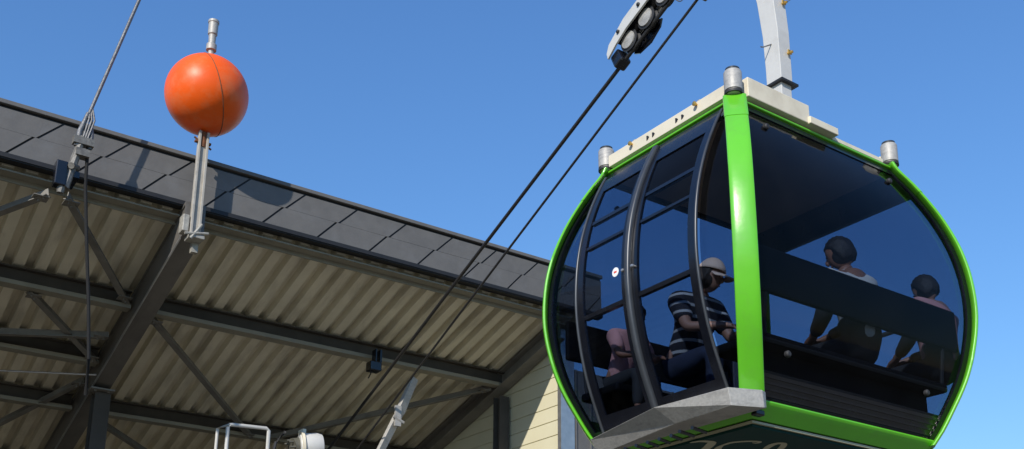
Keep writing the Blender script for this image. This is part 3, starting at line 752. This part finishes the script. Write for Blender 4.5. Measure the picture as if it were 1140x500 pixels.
    for p in me.polygons: p.use_smooth = True
    bo_ = bpy.data.objects.new('body', me); COL.objects.link(bo_); bo_.parent = root; PO[bo_.name] = PO[root.name]
    def child(nm_, me, mt_, par=None):
        o = bpy.data.objects.new(nm_, me); COL.objects.link(o); o.parent = par or root; me.materials.append(M[mt_]) if not me.materials else None
        for p in me.polygons: p.use_smooth = True
        return o
    # clothes grown from the same skeleton, a little thicker
    def cloth(keys, edges, gr_, ends=None):
        JJ = {}
        for k in keys:
            p, r_ = J[k]; JJ[k] = (p, tuple(q+gr_*sc for q in r_) if isinstance(r_, tuple) else r_+gr_*sc)
        if ends: JJ.update(ends)
        return skin_mesh(JJ, edges, 'pel')
    ends = {}; ed = [('pel', 'wai'), ('wai', 'che'), ('che', 'ubk'), ('ubk', 'nkc')]
    ends['nkc'] = (LN(0, .005, .535), .074*sc); ends['ubk'] = (J['ubk'][0], (.15*sc, .115*sc)); ends['che'] = (J['che'][0], (.168*sc, .13*sc)); ends['wai'] = (J['wai'][0], (.15*sc, .122*sc))
    for n_ in 'lr':
        ed += [('ubk', 'sh'+n_), ('sh'+n_, 'sl'+n_)]
        ends['sl'+n_] = (J['sh'+n_][0].lerp(J['el'+n_][0], .8), .064*sc); ends['sh'+n_] = (J['sh'+n_][0], .088*sc)
    child('shirt', cloth(['pel', 'wai', 'che', 'ubk', 'shl', 'shr'], ed, .016, ends), shirt)
    if shadecover:
        for n_ in 'lr':
            a_, b_, c_ = J['sh'+n_][0].lerp(J['el'+n_][0], .62), J['el'+n_][0], J['wr'+n_][0]
            child('shade_sleeve', skin_mesh({'a': (a_, .07*sc), 'b': (b_, .062*sc), 'c': (b_.lerp(c_, .93), .048*sc)}, [('a', 'b'), ('b', 'c')], 'a'), 'darkc')  # dark cloth painting the shade over the arms
    ed = []; ends = {'pel2': (LN(0, -.01, .06 if not shadecover else .24), (.155*sc if not shadecover else .178*sc, (.128 if not shadecover else .14)*sc))}; ed = [('pel', 'pel2')]  # with the cover on, dark cloth rises over the waist as painted shade
    for n_ in 'lr': ed += [('pel', 'hp'+n_), ('hp'+n_, 'kn'+n_), ('kn'+n_, 'an'+n_)]
    child('trousers', cloth(['pel', 'hpl', 'hpr', 'knl', 'knr', 'anl', 'anr'], ed, .014, ends), pants)
    for n_ in 'lr':
        m_ = MB(); p = J['to'+n_][0]; q = J['an'+n_][0]; c_ = (p+Vector((q.x, q.y, p.z)))/2
        m_.ball(c_, 1, (.05*sc, .14*sc, .045*sc), mtx=Matrix.Rotation(-facing, 4, 'Z'))
        me_ = bpy.data.meshes.new('shoe'); m_.bm.to_mesh(me_); m_.bm.free(); child('shoe', me_, 'darkc')
    # hair: cap of hair with an uneven edge
    bm = bmesh.new(); rr = bmesh.ops.create_uvsphere(bm, u_segments=48, v_segments=32, radius=1)
    for v in rr['verts']:
        x_, y_, z_ = v.co
        q = min(1, max(0, (y_+.15)/.75)); q = q*q*(3-2*q)
        zt_ = -.78+q*1.2+.05*math.sin(11*x_)
        mm_ = min(1, max(0, (z_-zt_)/.14)); mm_ = mm_*mm_*(3-2*mm_)
        k = .88+.13*mm_+mm_*(.022*math.sin(17*x_+5*z_)+.02*math.sin(23*y_+3)+.012*math.sin(41*x_+31*y_))
        v.co = H((x_*.087*k, y_*.104*k-.006, z_*.127*k+.003))
    me = bpy.data.meshes.new('hair'); bm.to_mesh(me); bm.free(); ho = child('hair', me, hair)
    # eyes and mouth
    for s_ in (-1, 1):
        m_ = MB(); m_.ball((0, 0, 0), .012*sc, (1, .5, .6), 10, 8); me_ = bpy.data.meshes.new('eye')
        for v in m_.bm.verts: v.co = H(Vector((s_*.031, .086, .006)))+Mh.to_3x3() @ v.co
        m_.bm.to_mesh(me_); m_.bm.free(); child('eye', me_, 'eye', bo_)
    m_ = MB(); m_.ball((0, 0, 0), .022*sc, (1, .3, .25), 10, 8); me_ = bpy.data.meshes.new('mouth')
    for v in m_.bm.verts: v.co = H(Vector((0, .083, -.06)))+Mh.to_3x3() @ v.co
    m_.bm.to_mesh(me_); m_.bm.free(); child('mouth', me_, 'lip', bo_)
    if cap:
        bm = bmesh.new(); rr = bmesh.ops.create_uvsphere(bm, u_segments=32, v_segments=20, radius=1); dele = []
        for v in rr['verts']:
            x_, y_, z_ = v.co
            if z_ < .18: dele.append(v); continue
            v.co = H((x_*.098, y_*.112, z_*.138+.004))
        bmesh.ops.delete(bm, geom=dele, context='VERTS')
        # brim
        n = 14; rows = []
        for j in range(4):
            row = []
            for i in range(n+1):
                t = -1.15+2.3*i/n; rad = 1+.20*j
                row.append(bm.verts.new(H((math.sin(t)*.094*(1+.03*j), math.cos(t)*.105*1+(.026*j)*math.cos(t*.9), .03-.008*j-.012*abs(math.sin(t))))))
            rows.append(row)
        for j in range(3):
            for i in range(n): bm.faces.new((rows[j][i], rows[j][i+1], rows[j+1][i+1], rows[j+1][i]))
        me = bpy.data.meshes.new('cap'); bm.to_mesh(me); bm.free(); c_ = child('cap', me, cap)
        sm = c_.modifiers.new('s', 'SOLIDIFY'); sm.thickness = .005
    return root
SEAT = 2.225
person('passenger in a pale peach cap and striped shirt leaning forward beside the door', (5.30, 5.42, SEAT+.16), math.pi, lean=.42, shirt='stripe', pants='denim', skin='skin', cap='capm', headtilt=.15, headturn=-.35, arms='knee')
person('passenger in a pink shirt seated low by the left door pane', (4.95, 5.72, SEAT+.06), math.pi, lean=.4, sc=.72, shirt='pinks', pants='darkc', skin='skind', headtilt=.3, arms='knee')
person('dark haired passenger in a pale beige shirt, back to the end window', (5.88, 4.30, SEAT+.15), 0, lean=.05, shirt='beiges', pants='darkc', skin='skind', headtilt=.35, headturn=-.4, side=-.05, shadecover=True, arms='tuck')
person('passenger in a pink shirt with bowed dark head by the right window edge', (6.76, 4.28, SEAT+.16), 0, lean=.1, sc=.95, shirt='pinks', pants='darkc', skin='skin', headtilt=.45, side=.1, shadecover=True, arms='tuck')

# ------------------------------------------------------------------ ropes and carriage
ra_, rb_ = Vector((5.685, 6.444, 5.574)), Vector((5.685, 11.585, 3.322))
rd = (ra_-rb_).normalized()
m = MB(); m.tube([rb_-rd*1.3, ra_+rd*40], .018, 12); o = m.build('track_rope', M['rope'], smooth=True, origin=tuple(rb_)); tag(o, 'thick dark steel rope carrying the wheeled carriage down into the station', 'rope')
rc, re_ = Vector((5.72, 5.634, 5.663)), Vector((5.72, 10.046, 3.595))
rd2 = (rc-re_).normalized()
m = MB(); m.tube([re_-rd2*2.9, rc+rd2*40], .012, 10); o = m.build('haul_rope', M['rope'], smooth=True, origin=tuple(re_)); tag(o, 'thinner dark rope running just below the thick rope', 'rope')
cr = thing('rope_carriage', 'white wheeled carriage riding on the thick rope above the cabin', 'carriage', tuple(ra_))
# local frame: s along the rope (uphill), n up from the rope, x sideways
nn = Vector((1, 0, 0)).cross(rd).normalized()
if nn.z < 0: nn = -nn
MC = Matrix((( -1, rd.x, nn.x, ra_.x), (0, rd.y, nn.y, ra_.y), (0, rd.z, nn.z, ra_.z), (0, 0, 0, 1)))   # local (x towards the viewer side, s, n)
LEN = 3.3
def xf(mb): bmesh.ops.transform(mb.bm, matrix=MC, verts=mb.bm.verts); return mb
for sxx in (.075, -.095):
    m = MB(); m.prism([(.0, .03), (.0, .10), (.22, .24), (LEN-.22, .24), (LEN, .10), (LEN, .03), (LEN-.1, .13), (.1, .13)][:0] or [(-.02, .09), (-.01, .15), (.05, .21), (.30, .275), (LEN-.24, .275), (LEN-.02, .17), (LEN, .09), (LEN-.15, .15), (.28, .155), (.12, .13)], 'x', sxx, sxx+.02)
    xf(m).build('side_plate', M['white'], cr, bevel=.003)
m = MB(); m.box(-.07, .07, .1, LEN-.1, .20, .25); m.box(-.06, .06, -.02, .10, -.02, .13, bev=.02); xf(m).build('chassis', M['black'], cr)
k = 0; s0 = .22
while s0 < LEN-.15:
    m = MB(); m.lathe([(.085, -.035), (.105, -.03), (.085, -.01), (.085, .01), (.105, .03), (.085, .035)], (0, s0, .10), axis=(1, 0, 0), seg=28); xf(m); wl = m.build('wheel', M['rubber'], cr, smooth=True)
    m = MB(); m.lathe([(.082, .034), (.080, .046), (.03, .052), (.02, .055)], (0, s0, .10), axis=(1, 0, 0), seg=24); xf(m); m.build('hub', M['galv'], wl, smooth=True)
    s0 += .25
for sb_ in (.36, .95, 1.53, 2.1, 2.7):
    m = MB(); m.prism([(sb_-.2, .02), (sb_-.15, -.035), (sb_, -.07), (sb_+.15, -.035), (sb_+.2, .02), (sb_+.05, .12), (sb_-.05, .12)], 'x', -.065, -.05)
    xf(m).build('rocker', M['black'], cr)
for sb_ in (.2, .5, .8, 1.1, 1.5, 1.9, 2.3, 2.7, 3.0):
    m = MB(); m.lathe([(.018, .094), (.018, .108), (.01, .115)], (0, sb_, .21), axis=(1, 0, 0), seg=10); xf(m).build('bolt', M['drip'], cr)
for ga, gb in ((.98, 1.22), (1.95, 2.2)):
    m = MB(); m.box(-.05, .05, ga, gb, -.34, -.04, bev=.015); xf(m).build('rope_grip', M['olive'], cr)
m = MB(); m.lathe([(.05, -.06), (.06, -.05), (.06, .05), (.05, .06)], (0, 1.30, -.24), axis=(1, 0, 0), seg=18); xf(m).build('guide_roller', M['black'], cr, smooth=True)
m = MB(); pts = [(.04, .86+.05*math.cos(t), -.12+.06*math.sin(t)) for t in [2*math.pi*i/20 for i in range(21)]]; m.tube(pts, .004, 6, cap=False); xf(m).build('wire_loop', M['cable'], cr)

# ------------------------------------------------------------------ drive machinery under the roof, on a steel frame
pf = thing('machine_platform', 'steel platform of grating on tall legs under the roof', 'platform', (5, 12, GZ))
m = MB(); m.box(3.6, 6.9, 10.75, 13.3, 2.02, 2.08)
m.build('deck', M['galv'], pf)
m = MB()
for y in (10.75, 13.2): m.box(3.6, 6.9, y, y+.1, 1.86, 2.02)
for x in (3.6, 6.8): m.box(x, x+.1, 10.85, 13.2, 1.86, 2.02)
m.build('beam', M['steel'], pf)
for x in (3.6, 6.8):
    for y in (10.76, 13.19):
        m = MB(); m.box(x, x+.1, y, y+.1, GZ, 1.86); m.build('leg', M['steel'], pf)
rt_ = thing('guard_rail', 'white tubular guard rail frame at the bottom edge under the roof', 'rail', (4.2, 11, 2.08))
m = MB()
P4 = [(4.01, 11.0, 2.08), (4.005, 11.0, 2.93), (4.02, 11.0, 2.96), (4.05, 11.0, 2.965), (4.44, 11.0, 2.985), (4.47, 11.0, 2.96), (4.47, 11.0, 2.08)]
m.tube(P4, .021, 12); m.tube([(4.02, 11.0, 2.96), (4.0, 11.3, 2.98), (4.0, 11.32, 2.08)], .018, 10)
m.tube([(4.01, 11.0, 2.5), (4.47, 11.0, 2.5)], .016, 10)
m.build('rail', M['white'], rt_, smooth=True)
mt_ = thing('drive_motor', 'off white rounded motor housing at the bottom edge beside the guard rail', 'motor', (4.85, 11.1, 2.08))
m = MB(); m.lathe([(.10, 0), (.15, .01), (.165, .05), (.17, .20), (.15, .26), (.12, .27)], (4.83, 11.0, 2.82), axis=(1, -.25, .1), seg=28); m.build('housing', M['white'], mt_, smooth=True)
m = MB(); m.lathe([(.12, 0), (.185, .0), (.185, .03), (.12, .03)], (4.85, 10.99, 2.825), axis=(1, -.25, .1), seg=28); m.box(4.84, 4.88, 10.93, 11.05, 2.98, 3.03); m.build('flange', M['cream'], mt_, smooth=True)
m = MB(); m.tube([(4.76, 11.0, 2.80), (4.84, 11.0, 2.82)], .12, 20)
for k in range(8):
    a = k*math.pi/4; m.tube([(4.70, 11.02+.09*math.cos(a), 2.80+.09*math.sin(a)), (4.78, 11.0+.09*math.cos(a), 2.81+.09*math.sin(a))], .012, 8)
m.build('coupling', M['olive'], mt_, smooth=True)
m = MB(); m.box(4.75, 5.05, 10.85, 11.15, 2.08, 2.70, bev=.02); m.build('pedestal', M['steel'], mt_)
m = MB(); m.tube([(4.66, 11.0, 2.98), (4.56, 11.0, 2.85), (4.52, 11.0, 2.6)], .018, 8); m.build('hose', M['rubber'], mt_, smooth=True)
wb = thing('electrical_box', 'small pale box lid just showing right of the motor housing', 'box', (5.35, 11.2, 2.08))
m = MB(); m.box(5.22, 5.55, 11.1, 11.4, 2.5, 2.86, bev=.03); m.build('cabinet', M['white'], wb); m = MB(); m.box(5.35, 5.42, 11.2, 11.28, 2.08, 2.5); m.build('post', M['steel'], wb)
lv = thing('lever_arm', 'tall pale steel arm leaning to the right beneath the ropes', 'lever', (5.75, 11, 2.08))
m = MB()
A_, B_, C_ = Vector((5.66, 11, 2.55)), Vector((6.07, 11, 3.42)), Vector((6.27, 11, 3.90))
m.sweep([A_, B_, B_+(C_-B_)*.05, C_], lambda i: [(-q*.6, 0), (-q*.35, -q*.6), (q, 0), (q*.3, q)] if (q := (.065, .075, .085, .07)[i]) else [], ups=[(Vector((1, 0, -.2)).normalized(), Vector((0, 1, 0)))]*4)
m.build('arm', M['galv'], lv, bevel=.004)
m = MB(); m.box(5.55, 5.8, 10.9, 11.1, 2.08, 2.62, bev=.01); m.build('base', M['steel'], lv)
m = MB(); m.tube([(5.98, 10.94, 3.36), (6.12, 10.94, 3.30)], .02, 8); m.box(6.0, 6.08, 10.93, 10.96, 3.25, 3.5); m.build('hinge', M['galv'], lv)
sh = thing('rope_anchor', 'dark rope sheave block on the platform where the ropes end', 'sheave', (5.69, 12.6, 2.08))
m = MB(); m.box(5.4, 5.98, 12.55, 13.1, 2.08, 3.0, bev=.02); m.build('block', M['steel2'], sh)
# floodlight / camera clamped on the purlin
cmr = thing('floodlight', 'small black floodlight clamped to the ceiling beam left of the thick rope', 'light', (5.9, 11.3, 4.1))
m = MB(); m.box(5.80, 5.95, 11.22, 11.36, 3.98, 4.10, bev=.012, mtx=None); m.build('housing', M['black'], cmr)
m = MB(); m.box(5.93, 5.955, 11.24, 11.34, 4.06, 4.26); m.box(5.87, 5.885, 11.24, 11.34, 4.08, 4.26); m.build('bracket', M['black'], cmr)
m = MB(); m.tube([(5.82, 11.25, 4.0), (5.79, 11.2, 3.92), (5.77, 11.22, 3.86)], .008, 6); m.build('wire', M['blackc'], cmr)
